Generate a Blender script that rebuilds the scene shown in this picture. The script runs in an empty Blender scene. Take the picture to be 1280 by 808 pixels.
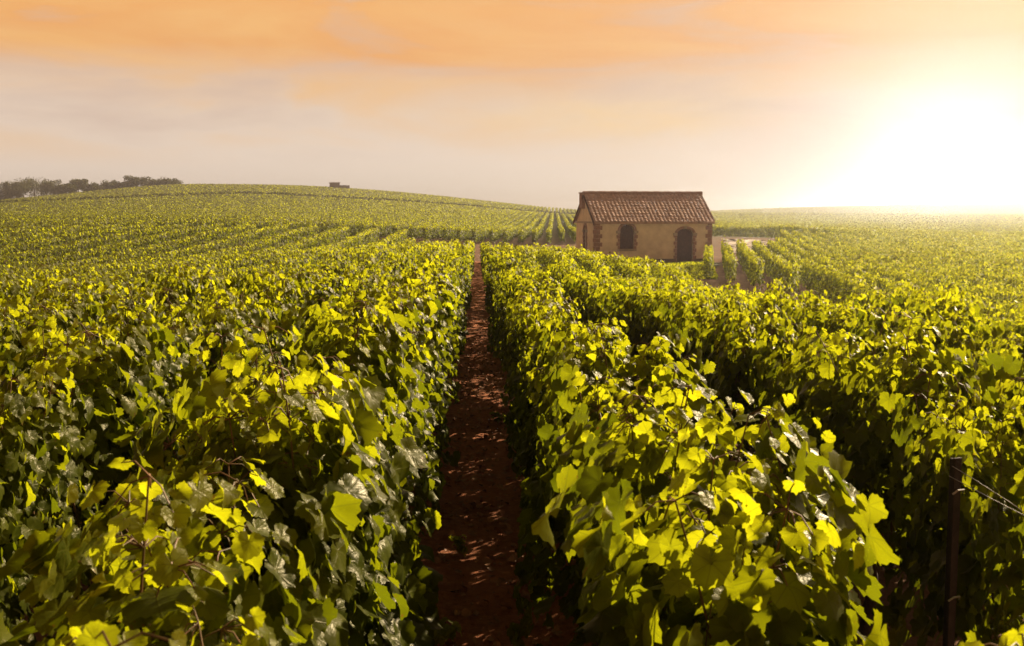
import bpy, math, random
import numpy as np

R = math.radians
SC = bpy.context.scene
COL = SC.collection
rng = np.random.default_rng(11)
random.seed(5)

# ------------------------------------------------------------------ camera
CAM_H = 1.70
cd = bpy.data.cameras.new('camera')
cam = bpy.data.objects.new('camera', cd)
COL.objects.link(cam)
cd.lens = 38.6
cd.sensor_width = 36.0
cd.sensor_fit = 'HORIZONTAL'
cd.clip_start = 0.05
cd.clip_end = 6000
cam.location = (0, 0, CAM_H)
cam.rotation_euler = (R(90 - 5.66), 0, R(-1.8))
cd.dof.use_dof = True
cd.dof.focus_distance = 9.0
cd.dof.aperture_fstop = 14.0
SC.camera = cam

# ------------------------------------------------------------------ light
SUN_AZ, SUN_EL = 46.0, 26.0            # azimuth measured from +Y towards +X
GLOW_AZ, GLOW_EL = 23.3, 2.9           # the low sun and its glow, drawn into the sky apart from the lamp
sd = bpy.data.lights.new('sun', 'SUN')
sd.energy = 5.0
sd.angle = R(0.53)
sd.color = (1.0, 0.80, 0.52)
sun = bpy.data.objects.new('sun', sd)
COL.objects.link(sun)
sun.rotation_euler = (R(90 - SUN_EL), 0, R(180 - SUN_AZ))
sun.location = (30, 40, 60)

SC.view_settings.view_transform = 'Standard'
SC.view_settings.look = 'None'
SC.view_settings.gamma = 1.0
SC.view_settings.use_curve_mapping = False
SC.view_settings.exposure = 1.05
SC.render.film_transparent = False
cy = SC.cycles
cy.max_bounces = 8
cy.diffuse_bounces = 4
cy.glossy_bounces = 2
cy.transmission_bounces = 4
cy.transparent_max_bounces = 8
cy.volume_bounces = 0
cy.use_denoising = True
cy.caustics_reflective = False
cy.caustics_refractive = False
cy.sample_clamp_indirect = 4.0


class NT:
    """small helper round a node tree"""
    def __init__(self, tree):
        self.t = tree
        tree.nodes.clear()

    def n(self, typ, **kw):
        nd = self.t.nodes.new(typ)
        for k, v in kw.items():
            setattr(nd, k, v)
        return nd

    def link(self, a, b):
        self.t.links.new(a, b)

    def put(self, sock, v):
        if hasattr(v, 'links') or hasattr(v, 'is_linked'):
            self.t.links.new(v, sock)
        else:
            sock.default_value = v

    def math(self, op, a, b=None, c=None, clamp=False):
        nd = self.n('ShaderNodeMath', operation=op)
        nd.use_clamp = clamp
        self.put(nd.inputs[0], a)
        if b is not None:
            self.put(nd.inputs[1], b)
        if c is not None:
            self.put(nd.inputs[2], c)
        return nd.outputs[0]

    def mix(self, f, a, b, blend='MIX'):
        nd = self.n('ShaderNodeMix', data_type='RGBA', blend_type=blend)
        self.put(nd.inputs['Factor'], f)
        self.put(nd.inputs[6], a if not isinstance(a, tuple) else (*a, 1)[:4])
        self.put(nd.inputs[7], b if not isinstance(b, tuple) else (*b, 1)[:4])
        return nd.outputs[2]

    def ramp(self, f, stops, interp='LINEAR'):
        nd = self.n('ShaderNodeValToRGB')
        cr = nd.color_ramp
        cr.interpolation = interp
        while len(cr.elements) < len(stops):
            cr.elements.new(0.5)
        for e, (p, c) in zip(cr.elements, stops):
            e.position = p
            e.color = (*c, 1) if not isinstance(c, (int, float)) else (c, c, c, 1)
        self.put(nd.inputs[0], f)
        return nd.outputs[0]

    def noise(self, vec, scale, detail=4, rough=0.55, dist=0.0):
        nd = self.n('ShaderNodeTexNoise')
        if vec is not None:
            self.link(vec, nd.inputs['Vector'])
        nd.inputs['Scale'].default_value = scale
        nd.inputs['Detail'].default_value = detail
        nd.inputs['Roughness'].default_value = rough
        nd.inputs['Distortion'].default_value = dist
        return nd.outputs[0]


# ------------------------------------------------------------------ sky
world = bpy.data.worlds.new('World')
SC.world = world
world.use_nodes = True
world.cycles.sampling_method = 'MANUAL'
world.cycles.sample_map_resolution = 2048
w = NT(world.node_tree)
out = w.n('ShaderNodeOutputWorld')
bg = w.n('ShaderNodeBackground')
bg.inputs['Strength'].default_value = 0.1
w.link(bg.outputs[0], out.inputs['Surface'])
sky = w.n('ShaderNodeTexSky', sky_type='NISHITA', sun_disc=False)
sky.sun_elevation = R(SUN_EL)
sky.sun_rotation = R(SUN_AZ)
sky.dust_density = 4.0
tc = w.n('ShaderNodeTexCoord')
gen = tc.outputs['Generated']
sep = w.n('ShaderNodeSeparateXYZ')
w.link(gen, sep.inputs[0])
az = w.math('ARCTAN2', sep.outputs[0], sep.outputs[1])         # radians, 0 = +Y
el = w.math('ARCSINE', sep.outputs[2])
# warped sheet of cloud: long thin bands along the horizon
cv = w.n('ShaderNodeCombineXYZ')
w.link(w.math('MULTIPLY', az, 1.0), cv.inputs[0])
w.link(w.math('MULTIPLY', el, 5.2), cv.inputs[1])
n_warp = w.noise(cv.outputs[0], 2.4, 5, 0.6)
n_band = w.noise(cv.outputs[0], 3.6, 6, 0.55, 0.6)
n_fine = w.noise(cv.outputs[0], 11.0, 5, 0.6, 0.4)
elw = w.math('ADD', el, w.math('MULTIPLY', w.math('SUBTRACT', n_warp, 0.5), 0.07))
base = w.ramp(w.math('MULTIPLY', elw, 1.0 / 0.7854), [
    (0.0, (0.92, 0.78, 0.64)),
    (0.060, (0.92, 0.76, 0.63)),
    (0.115, (0.85, 0.66, 0.52)),
    (0.150, (0.84, 0.56, 0.37)),
    (0.180, (0.92, 0.43, 0.140)),
    (0.225, (0.97, 0.46, 0.135)),
    (0.27, (0.88, 0.44, 0.15)),
    (0.40, (0.36, 0.22, 0.12)),
    (0.60, (0.16, 0.105, 0.07)),
    (1.0, (0.08, 0.06, 0.045))])
away = w.ramp(w.math('DIVIDE', w.math('ABSOLUTE', w.math('SUBTRACT', az, R(GLOW_AZ))), math.pi), [(0.0, 0.0), (0.28, 0.0), (0.6, 1.0), (1.0, 1.0)])
base = w.mix(away, base, w.mix(1.0, base, (1.15, 0.92, 0.66), 'MULTIPLY'))
# orange lit streaks and mauve grey undersides, only within the cloud belt
belt = w.ramp(w.math('MULTIPLY', el, 1.0 / 0.7854), [(0.0, 0.0), (0.05, 0.0), (0.10, 0.8), (0.25, 1.0), (0.40, 0.3), (0.6, 0.0)])
st = w.math('MULTIPLY', w.ramp(n_band, [(0.0, 0.0), (0.47, 0.0), (0.64, 1.0), (1.0, 1.0)]), belt)
c1 = w.mix(w.math('MULTIPLY', st, 0.75), base, (1.0, 0.55, 0.19))
gr = w.math('MULTIPLY', w.ramp(n_band, [(0.0, 1.0), (0.36, 1.0), (0.48, 0.0), (1.0, 0.0)]), belt)
c2 = w.mix(w.math('MULTIPLY', gr, 0.65), c1, (0.70, 0.52, 0.43))
fin = w.math('MULTIPLY', w.math('SUBTRACT', n_fine, 0.5), belt)
c3 = w.mix(w.math('MULTIPLY', fin, 0.55, clamp=True), c2, (1.0, 0.66, 0.32))
# one brighter bank of cloud low over the house
bx = w.math('POWER', w.math('DIVIDE', w.math('SUBTRACT', az, R(7.0)), R(6.0)), 2.0)
by = w.math('POWER', w.math('DIVIDE', w.math('SUBTRACT', elw, R(4.9)), R(0.9)), 2.0)
bank = w.math('POWER', 2.718, w.math('MULTIPLY', w.math('ADD', bx, by), -1.0))
bank = w.math('MULTIPLY', bank, w.ramp(n_fine, [(0.30, 0.35), (0.62, 1.0)]))
# brightening towards the low sun
dotn = w.n('ShaderNodeVectorMath', operation='DOT_PRODUCT')
w.link(gen, dotn.inputs[0])
ga, ge = R(GLOW_AZ), R(GLOW_EL)
dotn.inputs[1].default_value = (math.sin(ga) * math.cos(ge), math.cos(ga) * math.cos(ge), math.sin(ge))
ang = w.math('ARCCOSINE', w.math('MINIMUM', dotn.outputs['Value'], 0.9999999))
deg = w.math('MULTIPLY', ang, 57.2958)
g_wide = w.math('POWER', 2.718, w.math('MULTIPLY', w.math('POWER', w.math('DIVIDE', deg, 3.1), 1.3), -1.0))
g_tail = w.math('POWER', 2.718, w.math('MULTIPLY', w.math('DIVIDE', deg, 7.5), -1.0))
g_core = w.math('POWER', 2.718, w.math('MULTIPLY', w.math('POWER', w.math('DIVIDE', deg, 0.60), 2.0), -1.0))
c4 = w.mix(w.math('MULTIPLY', g_tail, 0.75, clamp=True), c3, (0.92, 0.74, 0.58))
c4 = w.mix(w.math('MULTIPLY', bank, 0.75), c4, (1.0, 0.66, 0.30))
c5 = w.mix(w.math('MULTIPLY', g_wide, 1.0), c4, (0.50, 0.50, 0.50), 'ADD')
c6 = w.mix(w.math('MULTIPLY', g_core, 1.0), c5, (700.0, 650.0, 580.0), 'ADD')
# clouds over a thin share of clear Nishita sky; background strength 0.1
cl = w.mix(1.0, c6, (4.5, 4.5, 4.5), 'MULTIPLY')
w.link(w.mix(0.97, sky.outputs[0], cl), bg.inputs['Color'])


# ------------------------------------------------------------------ mesh helpers
def mesh_from(name, verts, faces, mat=None, smooth=False, attrs=None):
    """faces: list of (n,k) int arrays or list of tuples"""
    me = bpy.data.meshes.new(name)
    verts = np.asarray(verts, dtype=np.float32).reshape(-1, 3)
    if isinstance(faces, np.ndarray):
        faces = [faces]
    if len(faces) and isinstance(faces[0], np.ndarray):
        loops = np.concatenate([f.ravel() for f in faces]).astype(np.int32)
        tot = np.concatenate([np.full(len(f), f.shape[1], np.int32) for f in faces])
    else:
        loops = np.array([i for f in faces for i in f], dtype=np.int32)
        tot = np.array([len(f) for f in faces], dtype=np.int32)
    start = np.concatenate([[0], np.cumsum(tot)[:-1]]).astype(np.int32)
    me.vertices.add(len(verts))
    me.vertices.foreach_set('co', verts.ravel())
    me.loops.add(len(loops))
    me.loops.foreach_set('vertex_index', loops)
    me.polygons.add(len(tot))
    me.polygons.foreach_set('loop_start', start)
    me.polygons.foreach_set('loop_total', tot)
    me.polygons.foreach_set('use_smooth', np.full(len(tot), bool(smooth)))
    me.update(calc_edges=True)
    if attrs:
        for k, (typ, data) in attrs.items():
            a = me.attributes.new(k, typ, 'POINT')
            a.data.foreach_set('vector' if typ == 'FLOAT_VECTOR' else 'value', np.asarray(data, np.float32).ravel())
    if mat:
        me.materials.append(mat)
    return me


def obj(name, me, parent=None, loc=None):
    o = bpy.data.objects.new(name, me)
    COL.objects.link(o)
    if parent:
        o.parent = parent
    if loc is not None:
        o.location = loc
    return o


def empty(name, loc, rz=0.0):
    o = bpy.data.objects.new(name, None)
    COL.objects.link(o)
    o.location = loc
    o.rotation_euler = (0, 0, rz)
    o.empty_display_size = 0.2
    return o


def tag(o, label=None, cat=None, group=None, kind=None):
    for k, v in (('label', label), ('category', cat), ('group', group), ('kind', kind)):
        if v:
            o[k] = v
    return o


class MB:
    """collects shapes into one mesh"""
    def __init__(self):
        self.v, self.f = [], []

    def add(self, vs, fs):
        b = len(self.v)
        self.v += [tuple(p) for p in vs]
        self.f += [tuple(i + b for i in f) for f in fs]

    def box(self, x0, x1, y0, y1, z0, z1):
        vs = [(x, y, z) for z in (z0, z1) for y in (y0, y1) for x in (x0, x1)]
        self.add(vs, [(0, 2, 3, 1), (4, 5, 7, 6), (0, 1, 5, 4), (2, 6, 7, 3), (0, 4, 6, 2), (1, 3, 7, 5)])

    def prism(self, poly, y0, y1):
        """polygon in xz extruded along y"""
        n = len(poly)
        vs = [(p[0], y0, p[1]) for p in poly] + [(p[0], y1, p[1]) for p in poly]
        fs = [tuple(range(n)), tuple(range(2 * n - 1, n - 1, -1))]
        fs += [(i, i + n, (i + 1) % n + n, (i + 1) % n) for i in range(n)]
        self.add(vs, fs)

    def prism_x(self, poly, x0, x1):
        """polygon in yz extruded along x"""
        n = len(poly)
        vs = [(x0, p[0], p[1]) for p in poly] + [(x1, p[0], p[1]) for p in poly]
        fs = [tuple(range(n)), tuple(range(2 * n - 1, n - 1, -1))]
        fs += [(i, i + n, (i + 1) % n + n, (i + 1) % n) for i in range(n)]
        self.add(vs, fs)

    def tube(self, pts, radii, n=6, cap=True):
        pts = [np.array(p, float) for p in pts]
        b = len(self.v)
        prev = None
        for i, p in enumerate(pts):
            d = pts[min(i + 1, len(pts) - 1)] - pts[max(i - 1, 0)]
            d = d / (np.linalg.norm(d) + 1e-9)
            ref = prev if prev is not None else (np.array([1, 0, 0.]) if abs(d[0]) < 0.9 else np.array([0, 1., 0]))
            u = ref - d * ref.dot(d)
            u /= np.linalg.norm(u) + 1e-9
            prev = u
            v = np.cross(d, u)
            for k in range(n):
                a = 2 * math.pi * k / n
                self.v.append(tuple(p + radii[i] * (math.cos(a) * u + math.sin(a) * v)))
        for i in range(len(pts) - 1):
            for k in range(n):
                k2 = (k + 1) % n
                self.f.append((b + i * n + k, b + i * n + k2, b + (i + 1) * n + k2, b + (i + 1) * n + k))
        if cap:
            self.f.append(tuple(b + k for k in range(n - 1, -1, -1)))
            self.f.append(tuple(b + (len(pts) - 1) * n + k for k in range(n)))

    def mesh(self, name, mat, smooth=False):
        return mesh_from(name, self.v, self.f, mat, smooth)

    def build(self, name, mat, parent=None, smooth=False, bevel=0.0):
        o = obj(name, self.mesh(name, mat, smooth), parent)
        if bevel:
            m = o.modifiers.new('bevel', 'BEVEL')
            m.width = bevel
            m.segments = 2
            m.limit_method = 'ANGLE'
        return o


# ------------------------------------------------------------------ terrain
CTRL = np.array([
    # the knoll the photographer stands on and the row down to the hollow
    (0, 0, 0), (-3, 0, .03), (3, 0, -.12), (0, -40, .1), (-40, -40, .2), (40, -40, -1.5), (0, 10, -.06), (0, 20, -.24), (-2.6, 9, -.18), (-3.4, 12, -.40), (-5.2, 12, -.52), (-5.5, 20, -.92), (-8.7, 20, -1.1), (-8, 30, -1.28), (-13, 30, -1.5), (-20, 45, -1.85), (3.5, 7, -.24), (5.5, 11, -.62), (1.6, 9, -.26), (2.5, 14, -.58), (3.5, 20, -.95), (4.5, 25, -1.2), (0, 40, -.78), (0, 60, -1.28), (0, 76, -1.55),
    (0, 110, -1.15), (-7.4, 105, -.6), (8, 14, -1.2), (6, 4, -.60), (5.9, 20, -1.2), (5.4, 30, -1.4), (5.8, 48, -1.62), (5.8, 65, -1.78),
    (-8, 8, -.25), (-20, 12, -.7), (-10, 40, -1.35), (-16.5, 49, -1.75), (-16.5, 75, -.75), (-8, 62, -1.45), (-28, 60, -1.15), (-38, 50, -1.2),
    (-35, 82, -.55), (-24, 110, .1), (-50, 110, .1), (-60, 70, -.4), (-90, 60, 0),
    # the round hill
    (-40, 180, 1.0), (-90, 180, .3), (-65, 300, 5.9), (-104, 240, 2.6), (-140, 330, 3.9), (-85, 385, 10.4), (-102, 385, 10.6), (-65, 385, 10.2), (-50, 405, 9.9), (-14, 425, 7.2), (34, 450, 1.9),
    (-34, 300, 4.6), (-165, 385, 5.0), (-210, 385, 2.6),
    (25, 330, .4), (0, 200, -.1), (12, 140, -1.35), (-10, 300, 3.0),
    (-110, 470, 9.8), (-60, 500, 8.0), (-150, 560, 3), (20, 600, -2), (-320, 420, -2), (-320, 200, -1), (-300, 700, -6), (0, 900, -8),
    # the hollow with the house, and the valley field
    (12.8, 80, -1.78), (9, 84, -1.72), (17, 80, -1.78), (13, 88, -1.66), (10, 68, -1.85), (15, 50, -1.92), (25, 50, -1.9), (10, 10, -1.15), (10, 30, -1.75), (20, 20, -1.7), (30, 80, -1.9), (45, 100, -1.95), (40, 30, -1.8),
    (29, 125, -.95), (25, 104, -1.25), (60, 150, -2.1), (73, 250, -1.9), (115, 230, -2.0), (85, 200, -2.2), (50, 330, -.6), (170, 350, -.6),
    (110, 500, .9), (298, 600, 1.2), (255, 700, 4.4), (398, 800, 8.4), (270, 820, 6.6), (160, 720, 2.4), (420, 500, .8), (500, 900, 9.5), (300, 1000, 5), (600, 700, 8), (250, 200, -1.8), (450, 200, 1),
    (700, 1400, 0), (200, 1400, -8), (-600, 1400, -14), (-600, 300, -6), (700, 100, 2), (-300, -60, 0), (300, -60, -1), (0, -120, 0),
], dtype=float)
SCL = np.array([1.0, 1.0])


def _tps_kernel(r2):
    return np.where(r2 > 1e-9, 0.5 * r2 * np.log(r2 + 1e-12), 0.0)


_P = CTRL[:, :2] / 100.0
_K = _tps_kernel(((_P[:, None] - _P[None]) ** 2).sum(-1)) + np.eye(len(_P)) * 2e-6
_A = np.zeros((len(_P) + 3,) * 2)
_A[:-3, :-3] = _K
_A[:-3, -3] = 1
_A[:-3, -2:] = _P
_A[-3, :-3] = 1
_A[-2:, :-3] = _P.T
_W = np.linalg.solve(_A, np.concatenate([CTRL[:, 2], np.zeros(3)]))


def height_raw(x, y):
    p = np.stack([np.ravel(x), np.ravel(y)], -1) / 100.0
    o = np.empty(len(p))
    for i in range(0, len(p), 20000):
        q = p[i:i + 20000]
        k = _tps_kernel(((q[:, None] - _P[None]) ** 2).sum(-1))
        o[i:i + 20000] = k @ _W[:-3] + _W[-3] + q @ _W[-2:]
    return o.reshape(np.shape(x))


_u = np.linspace(-1, 1, 241)
GX = np.sinh(_u * 7.2) / math.sinh(7.2) * 900
_v = np.linspace(-0.42, 1, 300)
GY = np.sinh(_v * 6.6) / math.sinh(6.6) * 1500
GZ = height_raw(*np.meshgrid(GX, GY))          # [iy, ix]


def ground(x, y):
    x = np.asarray(x, float)
    y = np.asarray(y, float)
    ix = np.clip(np.searchsorted(GX, x) - 1, 0, len(GX) - 2)
    iy = np.clip(np.searchsorted(GY, y) - 1, 0, len(GY) - 2)
    fx = (x - GX[ix]) / (GX[ix + 1] - GX[ix])
    fy = (y - GY[iy]) / (GY[iy + 1] - GY[iy])
    return (GZ[iy, ix] * (1 - fx) * (1 - fy) + GZ[iy, ix + 1] * fx * (1 - fy)
            + GZ[iy + 1, ix] * (1 - fx) * fy + GZ[iy + 1, ix + 1] * fx * fy)


# ------------------------------------------------------------------ materials
def material(name):
    m = bpy.data.materials.new(name)
    m.use_nodes = True
    t = NT(m.node_tree)
    o = t.n('ShaderNodeOutputMaterial')
    return m, t, o


def simple(name, col, rough=0.7, var=0.25, scale=6.0, metallic=0.0, bump=0.0, col2=None, spec=0.4):
    m, t, o = material(name)
    tcn = t.n('ShaderNodeTexCoord')
    ns = t.noise(tcn.outputs['Object'], scale, 6, 0.6)
    b = t.n('ShaderNodeBsdfPrincipled')
    dark = tuple(c * (1 - var) for c in (col2 or col))
    lite = tuple(min(1, c * (1 + var)) for c in col)
    t.link(t.ramp(ns, [(0.3, dark), (0.7, lite)]), b.inputs['Base Color'])
    b.inputs['Roughness'].default_value = rough
    b.inputs['Metallic'].default_value = metallic
    b.inputs['Specular IOR Level'].default_value = spec
    if bump:
        bp = t.n('ShaderNodeBump')
        bp.inputs['Strength'].default_value = bump
        bp.inputs['Distance'].default_value = 0.02
        t.link(t.noise(tcn.outputs['Object'], scale * 4, 6, 0.7), bp.inputs['Height'])
        t.link(bp.outputs[0], b.inputs['Normal'])
    t.link(b.outputs[0], o.inputs['Surface'])
    return m


def leaf_material(name, veins, glow=1.0):
    m, t, o = material(name)
    rnd = t.n('ShaderNodeAttribute', attribute_name='leaf_tone').outputs['Fac']
    age = t.n('ShaderNodeAttribute', attribute_name='leaf_age').outputs['Fac']
    refl = t.mix(rnd, (0.044, 0.058, 0.004), (0.104, 0.112, 0.009))
    refl = t.mix(age, refl, (0.135, 0.155, 0.026))
    tran = t.mix(rnd, (0.135, 0.165, 0.003), (0.54, 0.56, 0.006))
    tran = t.mix(age, tran, (0.77, 0.78, 0.010))
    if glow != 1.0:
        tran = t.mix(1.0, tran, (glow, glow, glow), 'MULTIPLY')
    b = t.n('ShaderNodeBsdfPrincipled')
    tr = t.n('ShaderNodeBsdfTranslucent')
    b.inputs['Roughness'].default_value = 0.36 if veins else 0.50
    b.inputs['Specular IOR Level'].default_value = 0.19 if veins else 0.16
    b.inputs['Specular Tint'].default_value = (1.0, 0.86, 0.46, 1)
    if veins:
        uv = t.n('ShaderNodeAttribute', attribute_name='leaf_uv').outputs['Vector']
        s = t.n('ShaderNodeSeparateXYZ')
        t.link(uv, s.inputs[0])
        a = t.math('DIVIDE', t.math('ARCTAN2', s.outputs[0], s.outputs[1]), R(54))
        dv = t.math('ABSOLUTE', t.math('SUBTRACT', a, t.math('ROUND', a)))
        r = t.math('SQRT', t.math('ADD', t.math('MULTIPLY', s.outputs[0], s.outputs[0]), t.math('MULTIPLY', s.outputs[1], s.outputs[1])))
        dist = t.math('MULTIPLY', dv, r)
        main = t.ramp(dist, [(0.0, 1.0), (0.013, 0.75), (0.034, 0.0), (1.0, 0.0)])
        # side veins branch off the five main ones
        sv = t.math('ADD', t.math('MULTIPLY', r, 7.0), t.math('MULTIPLY', dist, -9.0))
        side = t.math('ABSOLUTE', t.math('SUBTRACT', sv, t.math('ROUND', sv)))
        side = t.ramp(side, [(0.0, 0.5), (0.10, 0.0), (1.0, 0.0)])
        vm = t.math('MAXIMUM', main, side)
        refl = t.mix(t.math('MULTIPLY', vm, 0.5), refl, (0.16, 0.155, 0.018))
        tran = t.mix(t.math('MULTIPLY', vm, 0.50), tran, (0.14, 0.17, 0.010))
        blot = t.noise(uv, 5.0, 4, 0.6)
        refl = t.mix(t.ramp(blot, [(0.5, 0.0), (0.75, 0.5)]), refl, (0.12, 0.12, 0.015))
        # scorched and spotted blades
        lv = t.n('ShaderNodeVectorMath', operation='ADD')
        t.link(uv, lv.inputs[0])
        cx = t.n('ShaderNodeCombineXYZ')
        for k_ in range(3):
            t.link(t.math('MULTIPLY', rnd, 61.0 + 23 * k_), cx.inputs[k_])
        t.link(cx.outputs[0], lv.inputs[1])
        sn = t.noise(lv.outputs[0], 3.2, 5, 0.65)
        sick = t.ramp(t.math('FRACT', t.math('MULTIPLY', rnd, 13.7)), [(0.0, 0.16), (0.55, 0.10), (0.9, -0.02), (1.0, -0.06)])
        spot = t.math('GREATER_THAN', t.math('SUBTRACT', t.math('ADD', sn, t.math('MULTIPLY', t.math('SUBTRACT', r, .6), .14)), sick), 0.64)
        refl = t.mix(t.math('MULTIPLY', spot, .8), refl, (0.16, 0.085, 0.03))
        tran = t.mix(t.math('MULTIPLY', spot, .8), tran, (0.22, 0.09, 0.012))
        bp = t.n('ShaderNodeBump')
        bp.inputs['Strength'].default_value = 0.30
        bp.inputs['Distance'].default_value = 0.004
        big = t.noise(lv.outputs[0], 2.2, 2, 0.5)
        t.link(t.math('SUBTRACT', t.math('ADD', t.math('MULTIPLY', blot, 0.4), t.math('MULTIPLY', big, 3.0)), t.math('MULTIPLY', vm, .5)), bp.inputs['Height'])
        t.link(bp.outputs[0], b.inputs['Normal'])
    t.link(refl, b.inputs['Base Color'])
    t.link(tran, tr.inputs['Color'])
    mx = t.n('ShaderNodeMixShader')
    mx.inputs[0].default_value = 0.52
    t.link(b.outputs[0], mx.inputs[1])
    t.link(tr.outputs[0], mx.inputs[2])
    t.link(mx.outputs[0], o.inputs['Surface'])
    return m


M = {}
M['leaf'] = leaf_material('vine_leaf', True)
M['leaf_small'] = leaf_material('vine_leaf_small', False)
M['leaf_hill_shaded'] = leaf_material('hill_vine_leaf_shaded', False, 0.85)  # dimmer copy of the vine leaf; shaded row sides put into its colour
M['bark'] = simple('vine_bark', (0.075, 0.048, 0.030), 0.9, 0.45, 30, bump=0.9)
M['cane'] = simple('vine_cane', (0.17, 0.075, 0.030), 0.55, 0.35, 20, col2=(0.10, 0.09, 0.025))
M['iron'] = simple('rusty_iron', (0.032, 0.021, 0.018), 0.75, 0.4, 25, bump=0.5)
M['wire'] = simple('steel_wire', (0.42, 0.40, 0.38), 0.35, 0.15, 40, metallic=0.9)


def soil_material(path=False):
    m, t, o = material('path_soil' if path else 'soil_ground')
    tcn = t.n('ShaderNodeTexCoord')
    P = tcn.outputs['Object']
    b = t.n('ShaderNodeBsdfPrincipled')
    b.inputs['Roughness'].default_value = 0.95
    b.inputs['Specular IOR Level'].default_value = 0.2
    n1 = t.noise(P, 0.9, 8, 0.65)
    n2 = t.noise(P, 22.0, 6, 0.7)
    n3 = t.noise(P, 0.035, 5, 0.6)
    c = t.ramp(n1, [(0.3, (0.10, 0.046, 0.024)), (0.55, (0.17, 0.080, 0.042)), (0.75, (0.22, 0.11, 0.06))])
    c = t.mix(t.ramp(n2, [(0.45, 0.0), (0.72, 0.75)]), c, (0.23, 0.135, 0.07))
    c = t.mix(t.ramp(n2, [(0.25, 0.7), (0.42, 0.0)]), c, (0.045, 0.026, 0.016))
    if path:
        c = t.mix(1.0, c, (2.0, 1.45, 1.2), 'MULTIPLY')
    # far fields beyond the vineyards are grown over
    s = t.n('ShaderNodeSeparateXYZ')
    t.link(P, s.inputs[0])
    far = t.ramp(t.math('DIVIDE', s.outputs[1], 1000.0), [(0.0, 0.0), (0.098, 0.0), (0.15, 0.6), (0.26, 1.0)])
    g = t.ramp(n3, [(0.35, (0.060, 0.075, 0.018)), (0.5, (0.095, 0.105, 0.028)), (0.62, (0.13, 0.115, 0.040))])
    g = t.mix(t.ramp(t.noise(P, 1.2, 6, 0.7), [(0.4, 0.0), (0.62, 0.7)]), g, (0.035, 0.048, 0.012))
    c = c if path else t.mix(far, c, g)
    t.link(c, b.inputs['Base Color'])
    bp = t.n('ShaderNodeBump')
    bp.inputs['Strength'].default_value = 1.0
    bp.inputs['Distance'].default_value = 0.035
    t.link(t.math('ADD', t.noise(P, 16, 8, 0.75), t.math('MULTIPLY', t.noise(P, 60, 4, 0.7), 0.4)), bp.inputs['Height'])
    t.link(bp.outputs[0], b.inputs['Normal'])
    t.link(b.outputs[0], o.inputs['Surface'])
    return m


M['soil'] = soil_material()
M['path_soil'] = soil_material(True)

# ground sheet with trodden relief along the path
_gx, _gy = np.meshgrid(GX, GY)
_gi = np.arange(len(GX) * len(GY)).reshape(len(GY), len(GX))
_q = np.stack([_gi[:-1, :-1], _gi[:-1, 1:], _gi[1:, 1:], _gi[1:, :-1]], -1).reshape(-1, 4)
ground_o = obj('ground', mesh_from('ground', np.stack([_gx, _gy, GZ], -1), _q, M['soil'], True))
tag(ground_o, 'bare red brown soil of the vineyard rolling up to the hills', None, None, 'structure')

# the worn earth path between the two nearest rows: a finer sheet a little above the ground, with clods
px = np.linspace(-0.62, 0.62, 63)
py = 1.0 + (np.linspace(0, 1, 700) ** 1.7) * 75
PXX, PYY = np.meshgrid(px, py)


def fbm(x, y, seed, octaves=5, f0=1.0, gain=0.55):
    r = np.random.default_rng(seed)
    z = np.zeros_like(x)
    a, f = 1.0, f0
    for _ in range(octaves):
        for _k in range(4):
            th = r.uniform(0, 2 * math.pi)
            z += a * np.sin((x * math.cos(th) + y * math.sin(th)) * f * r.uniform(.8, 1.25) + r.uniform(0, 6.28)) * .35
        a *= gain
        f *= 2.05
    return z


PZ = ground(PXX, PYY) + 0.006 + 0.012 * np.abs(fbm(PXX, PYY, 3, 5, 9.0, 0.62)) + 0.035 * (np.abs(PXX) / 0.5) ** 2 - 0.004
_pi = np.arange(PXX.size).reshape(PXX.shape)
_pq = np.stack([_pi[:-1, :-1], _pi[:-1, 1:], _pi[1:, 1:], _pi[1:, :-1]], -1).reshape(-1, 4)
path_o = obj('path', mesh_from('path', np.stack([PXX, PYY, PZ], -1), _pq, M['path_soil'], True))
tag(path_o, 'narrow trodden earth path between two vine rows', None, None, 'structure')


# ------------------------------------------------------------------ leaves
def leaf_outline(n):
    """grape leaf: five lobes round the petiole sinus; returns polar radii, theta 0 = tip"""
    keys = [(0, 1.0), (13, .88), (27, .80), (42, .86), (54, .94), (68, .83), (84, .74), (100, .79), (114, .81), (134, .70), (155, .62), (171, .46), (180, .10)]
    ka = np.array([k[0] for k in keys], float)
    kr = np.array([k[1] for k in keys], float)
    th = np.linspace(-180, 180, n, endpoint=False)
    r = np.interp(np.abs(th), ka, kr)
    ser = 1 + 0.055 * np.where(np.arange(n) % 2 == 0, 1, -1)
    ser[np.abs(th) > 172] = 1
    return np.radians(th), r * ser


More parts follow.
